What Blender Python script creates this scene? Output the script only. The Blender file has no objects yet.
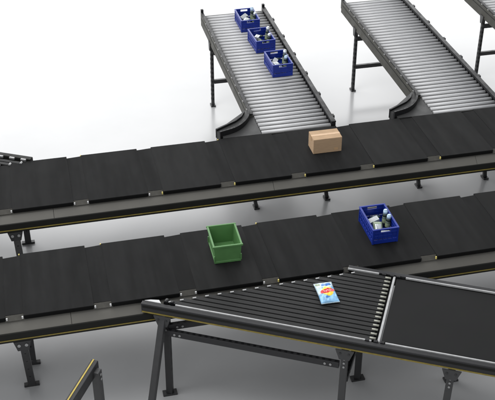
import bpy, bmesh, math, random
from mathutils import Vector, Matrix
random.seed(7)
sc = bpy.context.scene
C = sc.collection
PI = math.pi

# ------------------------------------------------------------------ materials
def mat(name, col, rough=0.5, metal=0.0, spec=0.5, noise=0.0, nscale=30.0, bump=0.0, bscale=200.0, rvar=0.0, stretch=(1, 1, 1)):
    m = bpy.data.materials.new(name); m.use_nodes = True
    nt = m.node_tree; b = nt.nodes['Principled BSDF']
    b.inputs['Roughness'].default_value = rough
    b.inputs['Metallic'].default_value = metal
    b.inputs['Specular IOR Level'].default_value = spec
    b.inputs['Base Color'].default_value = (*col, 1)
    tc = nt.nodes.new('ShaderNodeTexCoord'); mp = nt.nodes.new('ShaderNodeMapping')
    mp.inputs['Scale'].default_value = stretch
    nt.links.new(tc.outputs['Object'], mp.inputs['Vector'])
    if noise or rvar:
        n = nt.nodes.new('ShaderNodeTexNoise'); n.inputs['Scale'].default_value = nscale
        n.inputs['Detail'].default_value = 5
        nt.links.new(mp.outputs[0], n.inputs['Vector'])
        if noise:
            r = nt.nodes.new('ShaderNodeMapRange')
            r.inputs[1].default_value = 0.3; r.inputs[2].default_value = 0.7
            r.inputs[3].default_value = 1 - noise; r.inputs[4].default_value = 1 + noise
            nt.links.new(n.outputs['Fac'], r.inputs[0])
            mx = nt.nodes.new('ShaderNodeVectorMath'); mx.operation = 'SCALE'
            mx.inputs[0].default_value = col
            nt.links.new(r.outputs[0], mx.inputs['Scale'])
            nt.links.new(mx.outputs[0], b.inputs['Base Color'])
        if rvar:
            r = nt.nodes.new('ShaderNodeMapRange')
            r.inputs[1].default_value = 0.3; r.inputs[2].default_value = 0.7
            r.inputs[3].default_value = rough - rvar; r.inputs[4].default_value = rough + rvar
            nt.links.new(n.outputs['Fac'], r.inputs[0]); nt.links.new(r.outputs[0], b.inputs['Roughness'])
    if bump:
        n2 = nt.nodes.new('ShaderNodeTexNoise'); n2.inputs['Scale'].default_value = bscale
        nt.links.new(mp.outputs[0], n2.inputs['Vector'])
        bp = nt.nodes.new('ShaderNodeBump'); bp.inputs['Strength'].default_value = bump; bp.inputs['Distance'].default_value = 0.002
        nt.links.new(n2.outputs['Fac'], bp.inputs['Height']); nt.links.new(bp.outputs[0], b.inputs['Normal'])
    return m

M = {}
M['belt'] = mat('black_rubber_belt', (.0105, .0105, .0108), .8, spec=.09, noise=.22, nscale=6, bump=.35, bscale=350, rvar=.06, stretch=(1, .4, 1))
M['belt_b'] = mat('worn_rubber_belt', (.0118, .0118, .0118), .78, spec=.10, noise=.26, nscale=4.5, bump=.35, bscale=350, rvar=.07, stretch=(1, .3, 1))
M['smooth'] = mat('smooth_black_belt', (.0125, .0125, .0127), .72, spec=.15, noise=.06, nscale=4)
M['cover'] = mat('black_cover_plate', (.020, .020, .0205), .7, spec=.25, noise=.1, bump=.1)
M['edge'] = mat('belt_edge_black', (.006, .006, .006), .8, spec=.1, noise=.1)
M['skirt'] = mat('grey_brown_skirt', (.115, .110, .098), .55, spec=.3, noise=.10, nscale=4, rvar=.08)
M['lip'] = mat('grey_brown_lip', (.085, .081, .072), .6, spec=.25, noise=.15, nscale=20)
M['rail'] = mat('black_rail', (.010, .010, .0085), .55, spec=.2, noise=.15, nscale=12, rvar=.1)
M['rail_grey'] = mat('dark_grey_rail', (.026, .026, .0275), .5, spec=.3, noise=.12, nscale=15, rvar=.1)
M['chute_rail'] = mat('olive_grey_rail', (.050, .048, .039), .55, spec=.3, noise=.15, nscale=10, rvar=.1)
M['yellow'] = mat('yellow_stripe', (.23, .175, .03), .55, noise=.2, nscale=30)
M['yellow2'] = mat('bright_yellow_stripe', (.44, .33, .05), .5, noise=.15, nscale=30)
M['black'] = mat('satin_black_steel', (.009, .009, .010), .5, spec=.3, noise=.15, nscale=20, rvar=.1)
M['leg'] = mat('charcoal_steel', (.040, .040, .041), .5, noise=.15, nscale=20, rvar=.12)
M['leg_dark'] = mat('dark_painted_steel', (.02, .02, .021), .45, noise=.15, nscale=20, rvar=.12)
M['plate'] = mat('dark_grey_plate', (.04, .04, .04), .55, spec=.3, noise=.1, nscale=12, rvar=.1)
M['roller'] = mat('zinc_roller', (.52, .52, .525), .45, metal=.2, noise=.08, nscale=40, rvar=.08, stretch=(.3, 6, 6))
M['bolt'] = mat('zinc_bolt', (.32, .32, .32), .4, metal=.5)
M['white'] = mat('white_plastic', (.55, .55, .55), .5, noise=.10)
M['wear'] = mat('grey_wear_plastic', (.42, .42, .42), .5, noise=.12)
M['cream'] = mat('cream_end_cap', (.70, .58, .18), .5, noise=.1)
M['tip'] = mat('cream_pulley', (.34, .34, .29), .45, metal=.2, noise=.1)
M['strip'] = mat('black_strip_belt', (.0125, .0125, .0125), .6, spec=.28, noise=.12, nscale=10, bump=.2)
M['green'] = mat('green_crate_plastic', (.092, .225, .075), .45, spec=.5, noise=.07, nscale=15, bump=.08, bscale=90)
M['blue'] = mat('blue_crate_plastic', (.005, .024, .25), .42, spec=.5, noise=.12, nscale=15, bump=.08, bscale=90)
M['card'] = mat('cardboard', (.45, .31, .195), .85, spec=.15, noise=.07, nscale=14, bump=.15, bscale=120, stretch=(1, 1, 6))
M['card_edge'] = mat('cardboard_flap_gap', (.18, .11, .06), .9, spec=.1, noise=.1)
M['tape'] = mat('kraft_tape', (.56, .36, .20), .3, noise=.05)
M['foil'] = mat('silver_foil', (.62, .66, .68), .28, metal=.5, noise=.15, nscale=30)
M['packgreen'] = mat('pale_green_wrap', (.30, .36, .26), .4, noise=.35, nscale=35)
M['darkgreen'] = mat('dark_green_wrap', (.035, .055, .045), .35, noise=.3, nscale=30)
M['paleblue'] = mat('pale_blue_cap', (.50, .66, .82), .35, noise=.1)
M['bagblue'] = mat('light_blue_film', (.27, .54, .82), .3, spec=.6, noise=.28, nscale=22)
M['bagpale'] = mat('pale_sky_film', (.58, .72, .80), .3, spec=.6, noise=.15, nscale=22)
M['bagdeep'] = mat('deep_blue_print', (.05, .20, .58), .35, noise=.2, nscale=40)
M['bagyellow'] = mat('yellow_print', (.95, .66, .06), .35, noise=.1, nscale=25)
M['bagred'] = mat('red_print', (.72, .03, .04), .35, noise=.12, nscale=25)
M['bagwhite'] = mat('white_print', (.85, .80, .80), .35)
M['olive'] = mat('olive_print', (.30, .36, .22), .35, noise=.25, nscale=40)

def belt_wear(m, base):
    '''soft lengthwise shading bands, dusty smears and fine scratches, different on every carrier'''
    nt = m.node_tree; b = nt.nodes['Principled BSDF']; N = nt.nodes.new; Lk = nt.links.new
    tc = N('ShaderNodeTexCoord'); oi = N('ShaderNodeObjectInfo'); add = N('ShaderNodeVectorMath'); add.operation = 'ADD'
    mul = N('ShaderNodeMath'); mul.operation = 'MULTIPLY'; mul.inputs[1].default_value = 37.0
    Lk(oi.outputs['Random'], mul.inputs[0]); Lk(tc.outputs['Object'], add.inputs[0]); Lk(mul.outputs[0], add.inputs[1])
    def noise(sc_, st, det=4, lo=.35, hi=.65, a=0., z=1.):
        mp = N('ShaderNodeMapping'); mp.inputs['Scale'].default_value = st; Lk(add.outputs[0], mp.inputs['Vector'])
        n = N('ShaderNodeTexNoise'); n.inputs['Scale'].default_value = sc_; n.inputs['Detail'].default_value = det; Lk(mp.outputs[0], n.inputs['Vector'])
        r = N('ShaderNodeMapRange'); r.inputs[1].default_value = lo; r.inputs[2].default_value = hi; r.inputs[3].default_value = a; r.inputs[4].default_value = z
        Lk(n.outputs['Fac'], r.inputs[0]); return r.outputs[0]
    bands = noise(6, (2.0, .14, 1), 3, .35, .65, .88, 1.24)
    dust = noise(9, (1.5, .4, 1), 7, .55, .85, 0, .35)
    scr = noise(16, (14, .35, 1), 3, .70, .84, 0, .22)
    m1 = N('ShaderNodeMath'); m1.operation = 'ADD'; Lk(bands, m1.inputs[0]); Lk(dust, m1.inputs[1])
    m2 = N('ShaderNodeMath'); m2.operation = 'ADD'; Lk(m1.outputs[0], m2.inputs[0]); Lk(scr, m2.inputs[1])
    v = N('ShaderNodeVectorMath'); v.operation = 'SCALE'; v.inputs[0].default_value = base; Lk(m2.outputs[0], v.inputs['Scale'])
    Lk(v.outputs[0], b.inputs['Base Color'])
belt_wear(M['belt'], (.0118, .0118, .0119)); belt_wear(M['belt_b'], (.0124, .0124, .0124))

# floor: pale grey sealed floor, blurred reflections
fm = bpy.data.materials.new('sealed_floor'); fm.use_nodes = True
nt = fm.node_tree; b = nt.nodes['Principled BSDF']
tc = nt.nodes.new('ShaderNodeTexCoord')
n = nt.nodes.new('ShaderNodeTexNoise'); n.inputs['Scale'].default_value = .9; n.inputs['Detail'].default_value = 6
nt.links.new(tc.outputs['Object'], n.inputs['Vector'])
cr = nt.nodes.new('ShaderNodeValToRGB')
cr.color_ramp.elements[0].position = .3; cr.color_ramp.elements[0].color = (.46, .46, .463, 1)
cr.color_ramp.elements[1].position = .7; cr.color_ramp.elements[1].color = (.52, .52, .522, 1)
nt.links.new(n.outputs['Fac'], cr.inputs[0]); nt.links.new(cr.outputs[0], b.inputs['Base Color'])
mr = nt.nodes.new('ShaderNodeMapRange'); mr.inputs[1].default_value = .3; mr.inputs[2].default_value = .7
mr.inputs[3].default_value = .17; mr.inputs[4].default_value = .25
nt.links.new(n.outputs['Fac'], mr.inputs[0]); nt.links.new(mr.outputs[0], b.inputs['Roughness'])
b.inputs['Specular IOR Level'].default_value = .5

# ------------------------------------------------------------------ helpers
class MB:
    def __init__(s): s.bm = bmesh.new(); s.mats = []
    def mi(s, m):
        if m not in s.mats: s.mats.append(m)
        return s.mats.index(m)
    def _fin(s, geom, m, mtx):
        fs = set()
        for v in geom:
            v.co = mtx @ v.co
            for f in v.link_faces: fs.add(f)
        for f in fs: f.material_index = s.mi(m)
    def box(s, c, size, m, rot=None, bev=0.0):
        r = bmesh.ops.create_cube(s.bm, size=1)
        vs = r['verts']
        for v in vs: v.co = Vector((v.co.x * size[0], v.co.y * size[1], v.co.z * size[2]))
        fs = list({f for v in vs for f in v.link_faces})
        if bev:
            es = list({e for v in vs for e in v.link_edges})
            rr = bmesh.ops.bevel(s.bm, geom=es, offset=bev, segments=2, affect='EDGES', profile=.5)
            vs = list({v for f in rr['faces'] for v in f.verts} | {v for v in vs if v.is_valid})
        mtx = Matrix.Translation(Vector(c)) @ (rot if rot is not None else Matrix.Identity(4))
        s._fin(vs, m, mtx); return s
    def cyl(s, a, b_, r, m, seg=16, r2=None, caps=True):
        a = Vector(a); b_ = Vector(b_); d = b_ - a
        q = d.to_track_quat('Z', 'Y').to_matrix().to_4x4()
        rr = bmesh.ops.create_cone(s.bm, cap_ends=caps, segments=seg, radius1=r, radius2=r if r2 is None else r2, depth=d.length)
        for f in {f for v in rr['verts'] for f in v.link_faces}: f.smooth = len(f.verts) == 4
        s._fin(rr['verts'], m, Matrix.Translation((a + b_) / 2) @ q); return s
    def bar(s, a, b_, w, h, m, bev=0.0, roll=0.0):
        """box beam from a to b; w sideways, h upwards"""
        a = Vector(a); b_ = Vector(b_); d = b_ - a; L = d.length; x = d.normalized()
        up = Vector((0, 0, 1)) if abs(x.z) < .95 else Vector((0, 1, 0))
        y = up.cross(x).normalized(); z = x.cross(y)
        rot = Matrix((x, y, z)).transposed().to_4x4()
        return s.box((a + b_) / 2, (L, w, h), m, rot, bev)
    def prism(s, pts, z0, z1, m, mtx=None):
        """extrude polygon pts (x,y) from z0 to z1 (ccw)"""
        lo = [s.bm.verts.new((x, y, z0)) for x, y in pts]; hi = [s.bm.verts.new((x, y, z1)) for x, y in pts]
        n_ = len(pts); i = s.mi(m)
        fs = [s.bm.faces.new(list(reversed(lo))), s.bm.faces.new(hi)]
        for k in range(n_): fs.append(s.bm.faces.new((lo[k], lo[(k + 1) % n_], hi[(k + 1) % n_], hi[k])))
        for f in fs: f.material_index = i
        if mtx is not None:
            for v in lo + hi: v.co = mtx @ v.co
        return s
    def quad(s, pts, m):
        f = s.bm.faces.new([s.bm.verts.new(p) for p in pts]); f.material_index = s.mi(m); return s
    def profile(s, prof, x0, x1, m):
        """closed section prof [(y,z)] extruded along x"""
        a = [s.bm.verts.new((x0, y, z)) for y, z in prof]; c = [s.bm.verts.new((x1, y, z)) for y, z in prof]
        n_ = len(prof); fs = [s.bm.faces.new(a), s.bm.faces.new(list(reversed(c)))]
        for k in range(n_): fs.append(s.bm.faces.new((a[k], c[k], c[(k + 1) % n_], a[(k + 1) % n_])))
        i = s.mi(m)
        for f in fs: f.material_index = i
        return s
    def build(s, name, parent=None, loc=None, bevel=0.0):
        bmesh.ops.recalc_face_normals(s.bm, faces=s.bm.faces[:])
        me = bpy.data.meshes.new(name); s.bm.to_mesh(me); s.bm.free()
        for m in s.mats: me.materials.append(m)
        o = bpy.data.objects.new(name, me); C.objects.link(o)
        if parent: o.parent = parent
        if loc is not None: o.location = loc
        if bevel:
            md = o.modifiers.new('bevel', 'BEVEL'); md.width = bevel; md.segments = 2; md.limit_method = 'ANGLE'
        return o

def thing(name, label, cat, loc=(0, 0, 0), rz=0.0, group=None):
    o = bpy.data.objects.new(name, None); C.objects.link(o)
    o.empty_display_size = .1
    o.location = loc; o.rotation_euler = (0, 0, rz); o['label'] = label; o['category'] = cat
    if group: o['group'] = group
    return o
def put(ob, parent, loc, rz=0.0):
    c = ob.copy(); C.objects.link(c); c.parent = parent; c.location = loc; c.rotation_euler = (0, 0, rz); return c
def tree_copy(o, parent=None):
    c = o.copy(); C.objects.link(c); c.parent = parent
    for ch in o.children: tree_copy(ch, c)
    return c

# ------------------------------------------------------------------ setting
fb = MB(); fb.quad([(-60, -20, 0), (60, -20, 0), (60, 90, 0), (-60, 90, 0)], fm)
o = fb.build('floor'); o['kind'] = 'structure'
# ------------------------------------------------------------------ sorter conveyors
DECK = .90
def bracket_leg(parent, x, ytop, yfoot, ztop, m, w=.052, foot_w=.09, lean=0.0):
    b = MB()
    b.bar((x, ytop, ztop), (x + lean, yfoot, .012), w, w * .8, m, .004)
    # slots / adjusting holes up the leg
    for k in range(5):
        t = .15 + k * .16
        z = ztop + (.012 - ztop) * t; y = ytop + (yfoot - ytop) * t
        b.cyl((x + lean * t, y - w * .36, z), (x + lean * t, y - w * .44, z), .008, M['black'], 8)
    leg = b.build('leg', parent)
    f = MB(); f.box((x + lean, yfoot, .010), (.118, .040, .020), M['leg_dark'], None, .003)
    f.cyl((x + lean, yfoot, .016), (x + lean, yfoot, .05), .017, M['leg_dark'], 10)
    f.build('foot_plate', leg)
    return leg
def bracket(parent, x, y, ztop, m, n=(0, -1)):
    """trapezoid hanger plate with two round holes with light bolts; faces -y"""
    b = MB()
    pts = [(-.062, 0), (-.04, -.085), (.04, -.085), (.062, 0)]
    lo = [b.bm.verts.new((x + px, y, ztop + pz)) for px, pz in pts]; hi = [b.bm.verts.new((x + px, y - .008, ztop + pz)) for px, pz in pts]
    i = b.mi(m); fs = [b.bm.faces.new(lo), b.bm.faces.new(list(reversed(hi)))]
    for k in range(4): fs.append(b.bm.faces.new((lo[k], hi[k], hi[(k + 1) % 4], lo[(k + 1) % 4])))
    for f in fs: f.material_index = i
    for s in (-1, 1):
        b.cyl((x + s * .026, y - .008, ztop - .035), (x + s * .026, y - .014, ztop - .035), .012, M['bolt'], 12)
    return b.build('bracket', parent)

def sorter(name, label, y0, y1, xs, k0, k1, legs, cap_rule):
    t = thing(name, label, 'conveyor', (xs, y0, 0), 0)
    W = y1 - y0; P = .6225; L = .495
    X0 = k0 * P - .3; X1 = k1 * P
    # carriers
    cm = None; caps = None
    protos = []
    for mk in ('belt', 'belt_b'):
        b = MB(); b.box((L / 2, W / 2, DECK - .014), (L, W, .028), M[mk])
        b.box((L / 2, .004, DECK - .020), (L - .012, .012, .030), M['edge'], None, .002)
        protos.append(b.build('belt_panel', t))
    cv = MB(); g = P - L
    cv.prism([(L, .030), (P, .028), (P, W - .016), (L, W - .026)], DECK - .040, DECK - .0015, M['belt'])
    cv.profile([(.024, DECK - .001), (.001, DECK - .036), (.016, DECK - .042), (.034, DECK - .012)], L + .001, P - .001, M['lip'])
    cover = cv.build('gap_cover', t)
    cpm = MB(); cpm.box((0, 0, 0), (.010, .012, .022), M['cream'], None, .002); cpy = cpm.build('end_cap', protos[0])
    cpm = MB(); cpm.box((0, 0, 0), (.012, .012, .019), M['white'], None, .002); cpw = cpm.build('end_cap', protos[0])
    used = {id(protos[0]): False, id(protos[1]): False, 'cover': False}
    rr = random.Random(5)
    for k in range(k0, k1):
        pr = protos[rr.random() < .45]
        c = put(pr, t, (k * P, rr.uniform(-.003, .003), rr.uniform(-.001, .001)))
        rule = cap_rule(k)
        put(cpw if rule == 'white' else cpy, c, (-.009, .0, DECK - .016))
        if rule == 'white': put(cpw, c, (L + .009, .0, DECK - .016))
        if rr.random() < .6: put(cpy, c, (-.004, W + .002, DECK - .012))
        put(cover, t, (k * P, 0, 0))
    for ob in (cpy, cpw, cover, protos[0], protos[1]): bpy.data.objects.remove(ob)
    # skirts and rails, front and back (skirts in sheet lengths)
    for side in (0, 1):
        def Y(v): return v if side == 0 else W - v
        x = X0; i = 0
        while x < X1 - .1:
            e = min(x + 1.87, X1)
            b = MB(); b.profile([(Y(.03), DECK - .030), (Y(-.055), DECK - .098), (Y(-.045), DECK - .115), (Y(.04), DECK - .040)], x + .0015, e - .0015, M['skirt'])
            b.build('side_skirt', t)
            x = e; i += 1
        b = MB(); b.profile([(Y(-.060), DECK - .092), (Y(-.066), DECK - .097), (Y(-.066), DECK - .176), (Y(-.060), DECK - .180), (Y(-.02), DECK - .180), (Y(-.02), DECK - .120)], X0, X1, M['rail'])
        r = b.build('side_rail', t)
        b = MB(); b.profile([(Y(-.0665), DECK - .150), (Y(-.0685), DECK - .150), (Y(-.0685), DECK - .159), (Y(-.0665), DECK - .159)], X0, X1, M['yellow'])
        b.build('yellow_stripe', r)
    b = MB(); b.box(((X0 + X1) / 2, W / 2, DECK - .11), (X1 - X0, W - .05, .10), M['edge']); b.build('frame_core', t)
    for (lx, yt, yf) in legs:
        bracket_leg(t, lx - xs, yt - y0, yf - y0, DECK - .17, M['leg_dark'], .056)
        if yt < y0 + W / 2:
            bracket(t, lx - xs, -.056, DECK - .181, M['leg_dark'])
    return t

XA = .265 - .6225; XB = -.325
YA0, YA1 = 6.985, 7.725
YB0, YB1 = 5.622, 6.36
sorter('belt_sorter', 'far long black belt sorter carrying the cardboard box, meeting the roller chutes', YA0, YA1, XA, -2, 10,
       [(-.36, 6.975, 7.22), (-.30, 7.70, 7.76), (4.62, 6.975, 7.22)],
       lambda k: 'white' if k < 2 else 'cream')
sorter('belt_sorter', 'nearer long black belt sorter carrying the green crate and a blue crate', YB0, YB1, XB, -2, 10,
       [(-.36, 5.612, 5.87), (-.34, 6.30, 6.11), (4.6, 5.612, 5.87)],
       lambda k: 'white' if k < 3 else 'cream')

# ------------------------------------------------------------------ roller chutes
def roller_chute(loc, label, group='roller chutes feeding the far sorter'):
    """origin: inner left edge of bed at its lower end y=7.74"""
    t = thing('roller_conveyor', label, 'roller conveyor', loc, 0, group)
    Wd = .672; L = 2.76; R = .0195; P = .0725
    b = MB(); b.cyl((.004, 0, DECK - R), (Wd - .004, 0, DECK - R), R, M['roller'], 20)
    b.cyl((-.01, 0, DECK - R), (Wd + .01, 0, DECK - R), .007, M['black'], 6)
    r0 = b.build('roller', t)
    nr = int(L / P)
    for k in range(nr):
        y = .035 + k * P
        if k == 0: r0.location = (0, y, 0)
        else: put(r0, t, (0, y, random.uniform(-.0008, .0008)))
    # left and right rails
    for s in (0, 1):
        xo = -.024 if s == 0 else Wd + .024
        y0 = .33 if s == 0 else .02
        b = MB(); b.box((xo, (y0 + L + .03) / 2, DECK - .062), (.040, L + .03 - y0, .140), M['chute_rail'] if s == 0 else M['black'], None, .004)
        if s == 0:      # cable slot and rivets along the olive face
            b.box((xo - .0205, (y0 + L) / 2, DECK - .030), (.004, L - y0 - .04, .010), M['rail'])
        rail = b.build('side_rail', t)
        b = MB()
        b.box((xo, (y0 + L + .03) / 2, DECK + .017), (.030 if s == 0 else .046, L + .03 - y0, .016), M['black'], None, .004)
        b.build('guard_strip', rail)
        b = MB()
        if s == 0: b.box((0, 0, 0), (.014, .026, .010), M['bolt'], None, .002)
        else: b.box((0, 0, 0), (.022, .045, .030), M['black'], None, .004)
        cl = b.build('clip', rail); y = y0 + .12; cl.location = (xo - .012 if s == 0 else xo + .028, y, DECK + .012)
        while y < L - .4:
            y += .17 if s == 0 else .46
            put(cl, rail, (xo - .012 if s == 0 else xo + .028, y, DECK + .012))
        # raised corner post at the top end
        b = MB(); b.box((xo, L + .045, DECK - .02), (.03, .035, .15), M['black'], None, .004); b.build('end_post', rail)
    b = MB(); b.box((Wd / 2, L + .03, DECK - .07), (Wd, .02, .09), M['rail']); b.build('end_plate', t)
    b = MB(); b.box((Wd / 2, L / 2, DECK - .118), (Wd - .02, L - .02, .006), M['edge']); b.build('under_tray', t)
    # upper supports: two legs with two rungs
    def support(y, lean, short, rungs):
        for s in (0, 1):
            x = -.024 if s == 0 else Wd + .024
            bb = MB(); bb.bar((x - lean, y, DECK - .12), (x, y, .012), .034, .040, M['leg'] if s == 0 else M['leg_dark'], .004)
            for k in range(12):
                z = DECK - .2 - k * .055
                xx = x - lean * (z / .78)
                bb.box((xx - .018, y, z), (.003, .016, .026), M['black'])
                bb.box((xx, y - .0212, z), (.014, .003, .024), M['black'])
            lg = bb.build('leg', t)
            ff = MB(); ff.box((x, y, .008), (.055, .085, .016), M['leg_dark'], None, .003); ff.build('foot_plate', lg)
            if y > 1:
                g = MB(); g.prism([(-.045, 0), (.045, 0), (.022, -.10), (-.022, -.10)], -.004, .004, M['leg'], Matrix.Translation((x - .026 if s == 0 else x + .026, y, DECK - .10)) @ Matrix.Rotation(PI / 2, 4, 'Z') @ Matrix.Rotation(PI / 2, 4, 'X'))
                g.build('gusset', lg)
        for z in rungs:
            bb = MB(); bb.box((Wd / 2, y, z), (Wd + .01, .034, .046), M['leg_dark'], None, .003); bb.build('cross_bar', t)
    support(2.26, 0, False, (.66, .305))
    support(.115, .11, True, (.30,))
    # curved corner guide on the left of the outlet, and the flat infeed plate
    arc = [(-.03, .43), (-.05, .33), (-.095, .235), (-.165, .150), (-.25, .090), (-.385, .045)]
    hyp = [(-.405, .11), (-.335, .175), (-.095, .40), (-.06, .43)]
    # smooth the arc
    def smooth(p, n_=4):
        out = []
        for i in range(len(p) - 1):
            p0 = p[max(i - 1, 0)]; p1 = p[i]; p2 = p[i + 1]; p3 = p[min(i + 2, len(p) - 1)]
            for j in range(n_):
                u = j / n_
                out.append(tuple(.5 * ((2 * p1[a]) + (-p0[a] + p2[a]) * u + (2 * p0[a] - 5 * p1[a] + 4 * p2[a] - p3[a]) * u * u + (-p0[a] + 3 * p1[a] - 3 * p2[a] + p3[a]) * u ** 3) for a in (0, 1)))
        out.append(p[-1]); return out
    sa = smooth(arc)
    b = MB()
    b.prism(list(reversed(sa)) + list(reversed(hyp)) if False else (hyp + sa), DECK - .10, DECK + .012, M['plate'])
    cg = b.build('corner_guide', t)
    def wall(path, th, z0, z1, m, nm):
        bb = MB()
        for i in range(len(path) - 1):
            a, c = path[i], path[i + 1]
            dx, dy = c[0] - a[0], c[1] - a[1]; l = math.hypot(dx, dy); ex, ey = dx / l * .003, dy / l * .003
            bb.bar((a[0] - ex, a[1] - ey, (z0 + z1) / 2), (c[0] + ex, c[1] + ey, (z0 + z1) / 2), th, z1 - z0, m)
        return bb.build(nm, cg)
    wall(sa, .020, DECK - .06, DECK + .040, M['black'], 'guide_rim')
    wall([(hyp[0][0], hyp[0][1]), (-.31, .165), (-.20, .23), (-.13, .30), (-.085, .385)], .016, DECK - .06, DECK + .034, M['black'], 'back_rim')
    b = MB(); b.prism([(-.36, .004), (-.002, .004), (-.002, .42), (-.03, .42), (-.05, .33), (-.095, .235), (-.165, .15), (-.25, .09), (-.36, .047)], DECK - .05, DECK - .012, M['plate'])
    b.build('infeed_plate', t)
    return t
ch = [roller_chute((1.925, 7.745, 0), 'left roller chute with bright rollers carrying three blue crates')]
for x, lb in ((3.612, 'middle roller chute with bright rollers and nothing on it'),
              (5.175, 'rightmost roller chute, only its left rail and leg inside the frame')):
    c = tree_copy(ch[0]); c.location = (x, 7.745, 0); c['label'] = lb; ch.append(c)

# ------------------------------------------------------------------ angled strip-belt merges
ANG = -math.radians(28.5)
def induction(name, label, loc, full=True, cat='conveyor', mirror=False):
    """local x runs along the machine, local y across; front machine: tip at origin, diagonal end toward +y"""
    t = thing(name, label, cat, loc, ANG)
    n = 16; W = .735; P = W / n; UE = 1.635
    tan = math.tan(-ANG)
    def diag(v): return v / tan * .955 + .045
    for k in range(n):
        v = .030 + (k + .5) * P
        u0 = diag(v) if not mirror else -2.2
        u1 = UE - .02 if not mirror else -(W + .03 - v) / tan - .02
        b = MB(); b.box(((u0 + u1) / 2, v, DECK - .004), (u1 - u0, P * .80, .014), M['strip'], None, .003)
        sb = b.build('strip_belt', t)
        ends = [(u0 - .004, .014)] if not mirror else []
        tb = MB()
        if not mirror:
            tb.box((u0 - .004, v - P * .12, DECK + .0015), (.028, .011, .009), M['wear'], Matrix.Rotation(-ANG, 4, 'Z'), .003)
            tb.build('end_pulley', sb); tb = MB()
            tb.cyl((u1 - .028, v, DECK + .001), (u1 + .014, v + .003, DECK + .000), .0085, M['tip'], 12)
        else:
            tb.cyl((u1 + .012, v - P * .3, DECK - .0), (u1 + .012, v + P * .3, DECK - .0), .011, M['wear'], 10)
        tb.build('end_pulley', sb)
    if not mirror:
        # bed under the strips
        b = MB(); b.prism([(.07, .02), (UE + .01, .02), (UE + .01, W + .035), (diag(W) + .02, W + .035)], DECK - .06, DECK - .014, M['edge']); b.build('slider_bed', t)
        # belt section
        U2 = 4.2
        b = MB(); b.box(((UE + .035 + U2) / 2, .03 + W / 2, DECK - .018), (U2 - UE - .035, W - .015, .034), M['smooth'], None, .006); b.build('belt', t)
        b = MB(); b.box((UE + .017, .03 + W / 2, DECK - .008), (.017, W + .01, .026), M['wear'], None, .003); b.build('cross_strip', t)
        # near rail and far rail
        for (u0, u1, v, nm) in ((-.055, U2, -.008, 'near'), (1.30, U2, W + .066, 'far')):
            b = MB(); b.box(((u0 + u1) / 2, v, DECK - .036), (u1 - u0, .036, .082), M['rail_grey'], None, .004)
            b.box(((u0 + u1) / 2, v - .0185, DECK - .02), (u1 - u0 - .02, .003, .018), M['rail'])
            r = b.build('side_rail', t)
            s_ = -1 if nm == 'near' else 1
            b = MB(); b.box(((u0 + u1) / 2, v + s_ * .0195, DECK - .067), (u1 - u0 - .01, .003, .011), M['yellow']); b.build('yellow_stripe', r)
            vv = .022 if nm == 'near' else W + .040
            segs = [(.19, UE - .03), (UE + .065, U2)] if nm == 'near' else [(1.30, UE - .10), (UE + .10, U2)]
            for a, c in segs:
                b = MB(); b.box(((a + c) / 2, vv, DECK + .001), (c - a, .011, .016), M['wear'], None, .002); b.build('wear_strip', r)
            for q in (UE - .06, UE + .0, UE + .045):
                b = MB(); b.box((q, vv, DECK + .002), (.030, .022, .018), M['black'], None, .003); b.build('bearing_block', r)
        b = MB(); b.prism([(-.04, .012), (.085, .012), (.060, .042), (.0, .030)], DECK - .02, DECK + .008, M['white']); b.build('nose_plate', t)
        b = MB(); b.cyl((.115, .028, DECK), (.115, .065, DECK), .017, M['black'], 12); b.cyl((.16, .03, DECK), (.16, .05, DECK), .015, M['black'], 12); b.build('nose_roller', t)
        def leg(u, v, uf, vf, m, w=.050, brk=True):
            b = MB(); b.bar((u, v, DECK - .078), (uf, vf, .012), w, w * .8, m, .005)
            for k in range(3):
                z = DECK - .165 - k * .036
                f = (DECK - .1 - z) / (DECK - .09)
                b.cyl((u + (uf - u) * f, v + (vf - v) * f - w * .40, z), (u + (uf - u) * f, v + (vf - v) * f - w * .52, z), .008, M['bolt'], 10)
            lg = b.build('leg', t)
            f = MB(); f.box((uf, vf, .008), (.11, .06, .016), M['leg_dark'], Matrix.Rotation(-ANG, 4, 'Z'), .003); f.build('foot_plate', lg)
            if brk:
                g = MB(); g.prism([(-.065, 0), (-.036, -.085), (.036, -.085), (.065, 0)], -.005, .005, M['leg'], Matrix.Translation((u, v - w * .55, DECK - .0785)) @ Matrix.Rotation(PI / 2, 4, 'X'))
                for s in (-1, 1): g.cyl((u + s * .030, v - w * .55 - .004, DECK - .108), (u + s * .030, v - w * .55 - .010, DECK - .108), .008, M['leg_dark'], 8)
                g.build('gusset', lg)
            return lg
        leg(.105, -.005, .05, -.27, M['leg']); leg(.115, .03, .105, .034, M['leg_dark'], .050, False)
        leg(1.435, -.005, 1.43, -.02, M['leg']); leg(1.46, .57, 1.462, .575, M['leg_dark'], .050)
        leg(2.165, -.005, 2.15, -.02, M['leg']); leg(2.165, .75, 2.165, .757, M['leg_dark'], .050)
        leg(3.6, -.005, 3.6, -.02, M['leg']); leg(3.6, .75, 3.6, .757, M['leg_dark'], .050)
        # perforated braces
        def brace(a, c, nm='brace'):
            b = MB(); b.bar(a, c, .034, .050, M['rail_grey'], .003)
            d = Vector(c) - Vector(a); n_ = int(d.length / .045)
            side = Vector((0, 0, 1)).cross(d.normalized())
            rot = Matrix((d.normalized(), side, Vector((0, 0, 1)))).transposed().to_4x4()
            for k in range(n_):
                p_ = Vector(a) + d * ((k + .5) / n_)
                b.box(p_ + Vector((0, 0, .025)), (.020, .018, .003), M['black'], rot)
            for q in (.06, .10, d.length - .06, d.length - .1):
                p_ = Vector(a) + d.normalized() * q
                b.cyl(p_ - side * .017, p_ - side * .022, .009, M['bolt'], 10)
            return b.build(nm, t)
        brace((.13, -.01, .665), (1.40, -.01, .665))
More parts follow.
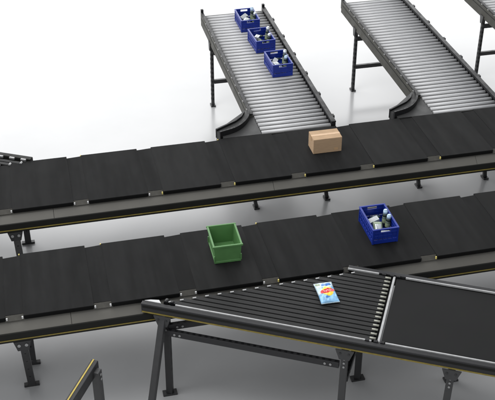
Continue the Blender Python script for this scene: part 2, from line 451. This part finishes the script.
        bx = Vector((.13, .02, .69)); dx = Vector((math.cos(-ANG), math.sin(-ANG), 0))
        brace(bx, bx + dx * .62)
        brace((1.445, .03, .50), (1.455, .54, .50), 'cross_tie'); brace((2.165, .03, .50), (2.165, .73, .50), 'cross_tie')
    else:
        for v in (W + .085,):
            b = MB(); b.box((-1.0, v, DECK - .03), (2.03, .05, .09), M['rail'], None, .005); r = b.build('side_rail', t)
            b = MB(); b.box((-1.0, v + .0265, DECK - .06), (2.0, .003, .012), M['yellow']); b.build('yellow_stripe', r)
            b = MB(); b.box((0, 0, 0), (.05, .02, .02), M['bolt'], None, .003); cl = b.build('clip', r); cl.location = (-.05, v - .03, DECK + .005)
            for k in range(1, 7): put(cl, r, (-.05 - k * .11, v - .03, DECK + .005))
        b = MB(); b.prism([(-2.1, .0), (-(W) / tan - .12, 0), (-.11, W + .045), (-2.1, W + .045)], DECK - .07, DECK - .02, M['edge']); b.build('slider_bed', t)
        for u in (-.75, -1.8):
            b = MB(); b.bar((u, W + .07, DECK - .08), (u, W + .07, .01), .05, .04, M['leg_dark'], .003); lg = b.build('leg', t)
            b = MB(); b.box((u, W + .07, .008), (.09, .06, .016), M['leg_dark'], None, .003); b.build('foot_plate', lg)
    return t
induction('merge_conveyor', 'angled front conveyor of narrow dark strip belts with the snack bag on it', (.56, 5.56, 0))
# rear one: its right tip sits at the back edge of the far sorter
tipv = .735 + .11
rx = -.165 - (tipv * math.sin(-ANG)); ry = 7.775 - tipv * math.cos(ANG)
induction('merge_conveyor', 'tip of an angled strip-belt conveyor joining behind the far sorter at the left', (rx, ry, 0), mirror=True)

# ------------------------------------------------------------------ small rail end, bottom left
t = thing('conveyor_frame', 'end of a dark rail with a bright yellow line along its edge, lower left', 'conveyor frame', (.105, 5.07, 0), math.atan2(-.31, -.18))
b = MB(); b.box((.60, 0, .82), (1.26, .052, .09), M['rail_grey'], None, .005); r = b.build('side_rail', t)
b = MB(); b.box((.60, -.007, .8665), (1.255, .010, .003), M['yellow2']); b.build('yellow_stripe', r)
b = MB(); b.bar((.03, .035, .83), (.03, .035, .012), .055, .055, M['leg'], .005)
for z in (.80, .76): b.cyl((.03, .0630, z), (.03, .069, z), .009, M['bolt'], 10)
lg = b.build('leg', t)
b = MB(); b.box((.03, .035, .008), (.09, .09, .016), M['leg_dark'], None, .003); b.build('foot_plate', lg)
b = MB(); b.bar((1.1, .035, .86), (1.1, .035, .012), .055, .055, M['leg'], .005); lg = b.build('leg', t)
b = MB(); b.box((1.1, .035, .008), (.09, .09, .016), M['leg_dark'], None, .003); b.build('foot_plate', lg)

# ------------------------------------------------------------------ crates and goods
def walls_mesh(w0, d0, w1, d1, h, th, m, z0=0.0, floor_z=.008):
    """open tapered tub: outer base w0 x d0, outer top w1 x d1"""
    b = MB()
    def ring(w, d, z): return [b.bm.verts.new(p) for p in ((-w / 2, -d / 2, z), (w / 2, -d / 2, z), (w / 2, d / 2, z), (-w / 2, d / 2, z))]
    a = ring(w0, d0, z0); c = ring(w1, d1, h); e = ring(w1 - 2 * th, d1 - 2 * th, h); f = ring(w0 - 2 * th, d0 - 2 * th, z0 + floor_z)
    i = b.mi(m)
    fs = [b.bm.faces.new(list(reversed(a))), b.bm.faces.new(f)]
    for r0, r1 in ((a, c), (c, e), (e, f)):
        for k in range(4): fs.append(b.bm.faces.new((r0[k], r0[(k + 1) % 4], r1[(k + 1) % 4], r1[k])))
    for q in fs: q.material_index = i
    return b
# green crate
t = thing('plastic_crate', 'plain green plastic crate, empty, on the nearer sorter', 'crate', (1.212, 6.03, DECK), math.radians(-1))
b = walls_mesh(.192, .255, .212, .275, .165, .007, M['green']); b.build('tub', t, bevel=.003)
b = MB()
for s in (-1, 1):
    b.box((0, s * .137, .159), (.232, .014, .016), M['green'], None, .003); b.box((s * .106, 0, .1585), (.014, .262, .015), M['green'], None, .003)
b.build('rim', t)
b = MB()
for s in (-1, 1):
    b.box((0, s * .128, .012), (.206, .008, .020), M['green'], None, .003)
    b.box((s * .098, 0, .0125), (.008, .25, .019), M['green'], None, .003)
    for q in (-1, 1): b.box((s * .102, q * .132, .045), (.010, .010, .055), M['green'], None, .003)
b.build('foot_rim', t)

# blue crates
def blue_crate(loc, rz, label):
    t = thing('plastic_crate', label, 'crate', loc, rz, 'blue plastic crates')
    W_, D_, H_ = .210, .335, .135
    # frame-work tub: floor, grid walls
    b = MB()
    b.box((0, 0, .006), (W_ - .02, D_ - .02, .010), M['blue'], None, .002)
    th = .006
    def wall(ax, s, h):
        half = (D_ if ax == 'x' else W_) / 2
        off = (W_ if ax == 'x' else D_) / 2 - .006
        ln = half * 2 - .012
        def add(cu, cz, lu, lz, t_=th):
            if ax == 'x': b.box((s * off, cu, cz), (t_, lu, lz), M['blue'], None, .001)
            else: b.box((cu, s * off, cz), (lu, t_, lz), M['blue'], None, .001)
        add(0, .020, ln, .036)                       # solid lower band
        add(0, .074, ln, .054, .0025)                 # thin skin
        add(0, .0735, ln, .005, .0075); add(0, .1035, ln, .007, .010)
        n_ = max(4, int(ln / .036))
        for k in range(n_ + 1): add(-ln / 2 + .003 + (ln - .006) * k / n_, .070, .0055, .068, .0085)
        if ax == 'y':    # handle opening near the top
            for q in (-1, 1): add(q * (ln / 2 - .030), .118, .060, .028)
        else: add(0, .118, ln, .026)
    for s in (-1, 1): wall('x', s, H_); wall('y', s, H_)
    b.build('tub', t)
    b = MB()
    for s in (-1, 1):
        b.box((0, s * (D_ / 2 - .004), H_), (W_ + .006, .016, .011), M['blue'], None, .003)
        b.box((s * (W_ / 2 - .004), 0, H_ - .0005), (.016, D_ - .012, .010), M['blue'], None, .003)
    b.build('rim', t)
    for s in (-1, 1):
        for q in (-1, 1):
            b = MB(); b.box((s * (W_ / 2 - .006), q * (D_ / 2 - .006), .066), (.015, .015, .130), M['blue'], None, .004); b.build('corner_post', t)
    return t
def pillow(w, l, h, mats, n=14, seam=True):
    """soft sealed pouch in xy, mats(u,v) -> material for top"""
    b = MB()
    def zz(u, v):
        e = max(0, (1 - abs(u) ** 2.6)) ** .6 * max(0, (1 - abs(v) ** 3.2)) ** .55
        return h * e * (1 + .10 * math.sin(u * 9 + v * 5) + .08 * math.sin(v * 13 - u * 4) + .06 * math.sin(u * 17 - v * 11))
    for sgn in (1, -1):
        g = []
        for i in range(n + 1):
            row = []
            for j in range(n + 1):
                u = -1 + 2 * i / n; v = -1 + 2 * j / n
                pin = 1 - .05 * (1 - v * v)
                z = zz(u, v); z = z if sgn > 0 else -z * .35
                row.append(b.bm.verts.new((u * w / 2 * pin, v * l / 2, z)))
            g.append(row)
        for i in range(n):
            for j in range(n):
                q = (g[i][j], g[i + 1][j], g[i + 1][j + 1], g[i][j + 1])
                f = b.bm.faces.new(q if sgn > 0 else tuple(reversed(q)))
                f.smooth = True
                uu = -1 + 2 * (i + .5) / n; vv = -1 + 2 * (j + .5) / n
                f.material_index = b.mi(mats(uu, vv) if sgn > 0 else mats(-2, -2))
    bmesh.ops.remove_doubles(b.bm, verts=b.bm.verts[:], dist=.0005)
    return b, zz
def standing_bottle(loc, tilt, rz, h, r, label, group, cap='paleblue', body='darkgreen'):
    t = thing('bottle', label, 'bottle', loc, rz, group); t.rotation_euler = (tilt[0], tilt[1], rz)
    b = MB(); b.cyl((0, 0, 0), (0, 0, h * .58), r, M[body], 18); b.cyl((0, 0, h * .58), (0, 0, h * .76), r, M[body], 18, r * .80)
    b.build('body', t)
    b = MB(); b.cyl((0, 0, h * .20), (0, 0, h * .46), r * 1.02, M['olive'], 18, caps=False); b.build('wrapper', t)
    b = MB(); b.cyl((0, 0, h * .76), (0, 0, h * .96), r * .86, M[cap], 18, r * .80); b.cyl((0, 0, h * .96), (0, 0, h), r * .80, M[cap], 18, r * .5); b.build('cap', t)
    return t
def small_pouch(loc, rot, w, l, h, m1, m2, label, group, name='pouch'):
    b, _ = pillow(w, l, h, lambda u, v: m2 if (abs(v) < .45 and abs(u) < .7) else m1, 10)
    o = b.build(name); o.location = loc; o.rotation_euler = rot
    o['label'] = label; o['category'] = 'packet'; o['group'] = group
    return o
def small_carton(loc, rot, size, m1, m2, label, group):
    b = MB(); b.box((0, 0, 0), size, m1, None, .002); b.box((0, 0, size[2] / 2 + .0006), (size[0] * .8, size[1] * .45, .0012), m2)
    o = b.build('small_carton'); o.location = loc; o.rotation_euler = rot
    o['label'] = label; o['category'] = 'carton'; o['group'] = group
    return o

crates = [(2.450, 6.030, 0.0, 'blue crate with bottles and packets on the nearer sorter', 'the blue crate on the nearer sorter'),
          (2.395, 8.970, math.radians(1.5), 'blue crate on the roller chute, lowest of the three', 'the lowest blue crate on the chute'),
          (2.360, 9.560, math.radians(3), 'blue crate on the roller chute, between the two others', 'the middle blue crate on the chute'),
          (2.330, 10.110, math.radians(0), 'blue crate on the roller chute, uppermost at the top end', 'the uppermost blue crate on the chute')]
rr = random.Random(3)
for i, (x, y, rz, lb, where) in enumerate(crates):
    blue_crate((x, y, DECK + .001), rz, lb)
    cr_, sr_ = math.cos(rz), math.sin(rz)
    def at(u, v, z): return (x + u * cr_ - v * sr_, y + u * sr_ + v * cr_, DECK + z)
    grp = 'goods inside the blue crates'
    rd = math.radians
    def q(a): return rr.uniform(-a, a) if i else 0
    standing_bottle(at(.070 + q(.008), -.015 + q(.02), .020), (rd(-3) + q(.10), rd(5) + q(.08), 0), 0, .135, .021, 'dark bottle with pale blue cap, nearer one in ' + where, grp, 'paleblue' if i in (0, 1) else 'foil')
    standing_bottle(at(.066 + q(.008), .040 + q(.015), .020), (rd(-7) + q(.12), rd(3) + q(.1), 0), 0, .142 + (.03 if i else 0), .021, 'dark bottle with pale cap, farther one in ' + where, grp, 'paleblue' if i in (0, 3) else 'foil')
    small_carton(at(-.030 + q(.01), .035 + q(.03), .085), (rd(8) + q(.4), rd(-14) + q(.4), rd(8) + q(1.2)), (.085, .045, .030), M['foil'], M['white'], 'white and silver carton in ' + where, grp)
    small_pouch(at(-.02 + q(.01), -.045 + q(.02), .070), (rd(28) + q(.3), rd(4) + q(.4), rd(-10) + q(.9)), .080, .105, .022, M['packgreen'] if i == 0 else (M['foil'], M['darkgreen'], M['foil'])[i - 1], M['foil'] if i != 2 else M['packgreen'], ('pale green and silver pouch in ' if i == 0 else 'crumpled grey pouch in ') + where, grp)
    small_pouch(at(.005, .10, .060), (rd(-35) + q(.3), q(.3), rd(12) + q(.8)), .07, .10, .020, M['darkgreen'], M['foil'], 'dark pouch at the far end of ' + where, grp)
    small_carton(at(.0 + q(.01), -.115, .045), (rd(10), rd(3) + q(.2), rd(-4) + q(.2)), (.11, .05, .05), M['foil'], M['white'] if i % 2 else M['foil'], 'silver carton at the near end of ' + where, grp)

# cardboard box
t = thing('cardboard_box', 'small closed brown cardboard box lying on the far sorter', 'box', (2.41, 7.355, DECK), 0)
b = MB(); b.box((0, 0, .071), (.262, .160, .140), M['card'], None, .0025); b.build('carton', t)
b = MB()
b.box((0, .0405, .1428), (.262, .078, .003), M['card'], None, .001); b.build('top_flap', t); b = MB(); b.box((0, -.0405, .1428), (.262, .078, .003), M['card'], None, .001)
b.build('top_flap', t)
b = MB(); b.box((0, 0, .1449), (.263, .030, .0012), M['tape']); b.box((.1318, 0, .122), (.0012, .030, .045), M['tape']); b.box((-.1318, 0, .122), (.0012, .030, .045), M['tape']); b.build('tape', t)
b = MB()
b.quad([(.062, -.0806, .020), (.098, -.0806, .020), (.098, -.0806, .045), (.062, -.0806, .045)], M['tape'])
b.build('shipping_label', t)

# snack bag
def bagm(u, v):
    return M['bagpale'] if (u < -.35 and v > -.2) or v > .35 else M['bagblue']
b, zz = pillow(.140, .225, .026, bagm, 26)
bag = b.build('snack_bag'); bag.location = (1.826, 5.365, DECK + .016); bag.rotation_euler = (0, 0, math.radians(-1.5))
bag['label'] = 'light blue snack bag with yellow disc and red ribbon on the strip belts'; bag['category'] = 'snack bag'
def decal(name, poly_uv, m, lift, sub=1):
    """flat print following the pillow; poly given as list of quads in uv (-1..1)"""
    bb = MB()
    for q in poly_uv:
        vs = []
        for (u, v) in q:
            pin = 1 - .05 * (1 - v * v)
            vs.append(bb.bm.verts.new((u * .07 * pin, v * .1125, zz(u, v) + lift)))
        f = bb.bm.faces.new(vs); f.material_index = bb.mi(m); f.smooth = True
    bmesh.ops.remove_doubles(bb.bm, verts=bb.bm.verts[:], dist=.00005)
    return bb.build(name, bag)
def disc(cu, cv, ru, rv, n=28, rings=5):
    q = []
    for k in range(n):
        a0, a1 = 2 * PI * k / n, 2 * PI * (k + 1) / n
        for r in range(rings):
            f0, f1 = r / rings, (r + 1) / rings
            pts = [(cu + ru * f0 * math.cos(a0), cv + rv * f0 * math.sin(a0)), (cu + ru * f1 * math.cos(a0), cv + rv * f1 * math.sin(a0)),
                   (cu + ru * f1 * math.cos(a1), cv + rv * f1 * math.sin(a1)), (cu + ru * f0 * math.cos(a1), cv + rv * f0 * math.sin(a1))]
            if r == 0: pts = pts[1:3] + [(cu, cv)]
            q.append(pts)
    return q
decal('yellow_disc', disc(.08, -.08, .62, .46), M['bagyellow'], .0012)
def ribbon(u0, u1, cv, amp, hw, n=20, taper=.6):
    q = []
    def c(u): s = (u - u0) / (u1 - u0); return cv + amp * math.sin((s - .5) * PI * 1.2), hw * (1 - taper * abs(2 * s - 1) ** 2.5)
    for k in range(n):
        a = u0 + (u1 - u0) * k / n; e = u0 + (u1 - u0) * (k + 1) / n
        (ca, ha), (ce, he) = c(a), c(e)
        q.append([(a, ca - ha), (e, ce - he), (e, ce), (a, ca)]); q.append([(a, ca), (e, ce), (e, ce + he), (a, ca + ha)])
    return q
decal('red_ribbon', ribbon(-.72, .88, -.06, .05, .19), M['bagred'], .0022)
# looping pale script stroke in the ribbon
q = []
pts = []
for k in range(61):
    s = k / 60; u = -.42 + 1.0 * s
    pts.append((u + .03 * math.sin(s * 26), -.06 + .04 * math.sin((s - .5) * 3.6) + (.055 - .02 * s) * math.cos(s * 26)))
for k in range(60):
    (a, c), (e, f) = pts[k], pts[k + 1]
    d = math.hypot(e - a, f - c) or 1; nx, ny = -(f - c) / d * .022, (e - a) / d * .016
    q.append([(a - nx, c - ny), (e - nx, f - ny), (e + nx, f + ny), (a + nx, c + ny)])
decal('script_stroke', q, M['bagwhite'], .003)
decal('top_print', ribbon(-.38, .72, .60, .02, .11, 12, .2), M['bagdeep'], .0014)
decal('crop_picture', ribbon(-.93, -.45, .74, -.03, .11, 8, .5), M['olive'], .0014)
decal('base_print', ribbon(-.38, .10, -.62, .01, .06, 8, .3), M['bagdeep'], .0014)
bb = MB()
for s in (-1, 1):
    for k in range(24):
        bb.box((-.066 + k * .0057, s * .1145, .0008), (.0030, .008, .0024), M['foil' if s > 0 else 'bagpale'])
bb.build('crimped_seals', bag)

# ------------------------------------------------------------------ camera
TH, YAW, F = math.radians(33.80), math.radians(13.0), 998.13
fw = Vector((math.sin(YAW) * math.cos(TH), math.cos(YAW) * math.cos(TH), -math.sin(TH)))
cam = bpy.data.cameras.new('camera'); co = bpy.data.objects.new('camera', cam); C.objects.link(co)
co.location = (0, 0, 5.5); co.rotation_euler = fw.to_track_quat('-Z', 'Y').to_euler()
cam.sensor_width = 36; cam.lens = F / 495 * 36; cam.clip_end = 500; cam.clip_start = .05
sc.camera = co

# ------------------------------------------------------------------ light: studio softboxes
w = bpy.data.worlds.new('World'); sc.world = w; w.use_nodes = True
bg = w.node_tree.nodes['Background']; bg.inputs[0].default_value = (.95, .975, 1, 1); bg.inputs[1].default_value = .63
def area(name, loc, target, sx, sy, power, col=(1, 1, 1)):
    l = bpy.data.lights.new(name, 'AREA'); l.shape = 'RECTANGLE'; l.size = sx; l.size_y = sy; l.energy = power; l.color = col
    o = bpy.data.objects.new(name, l); C.objects.link(o); o.location = loc
    o.rotation_euler = (Vector(target) - Vector(loc)).to_track_quat('-Z', 'Y').to_euler(); return o
area('back_softbox', (0, 22, 4.5), (1, 8, 1.0), 28, 9, 2850)
area('overhead_softbox', (-2.0, 7.0, 8.5), (.8, 5.6, 0), 7, 6, 540)
area('front_fill_softbox', (-4, -2, 6), (1.5, 7, .5), 4, 3, 60)

# ------------------------------------------------------------------ render
sc.render.engine = 'CYCLES'
sc.view_settings.view_transform = 'Standard'; sc.view_settings.look = 'None'; sc.view_settings.exposure = 0
sc.render.resolution_x = 1024; sc.render.resolution_y = 827
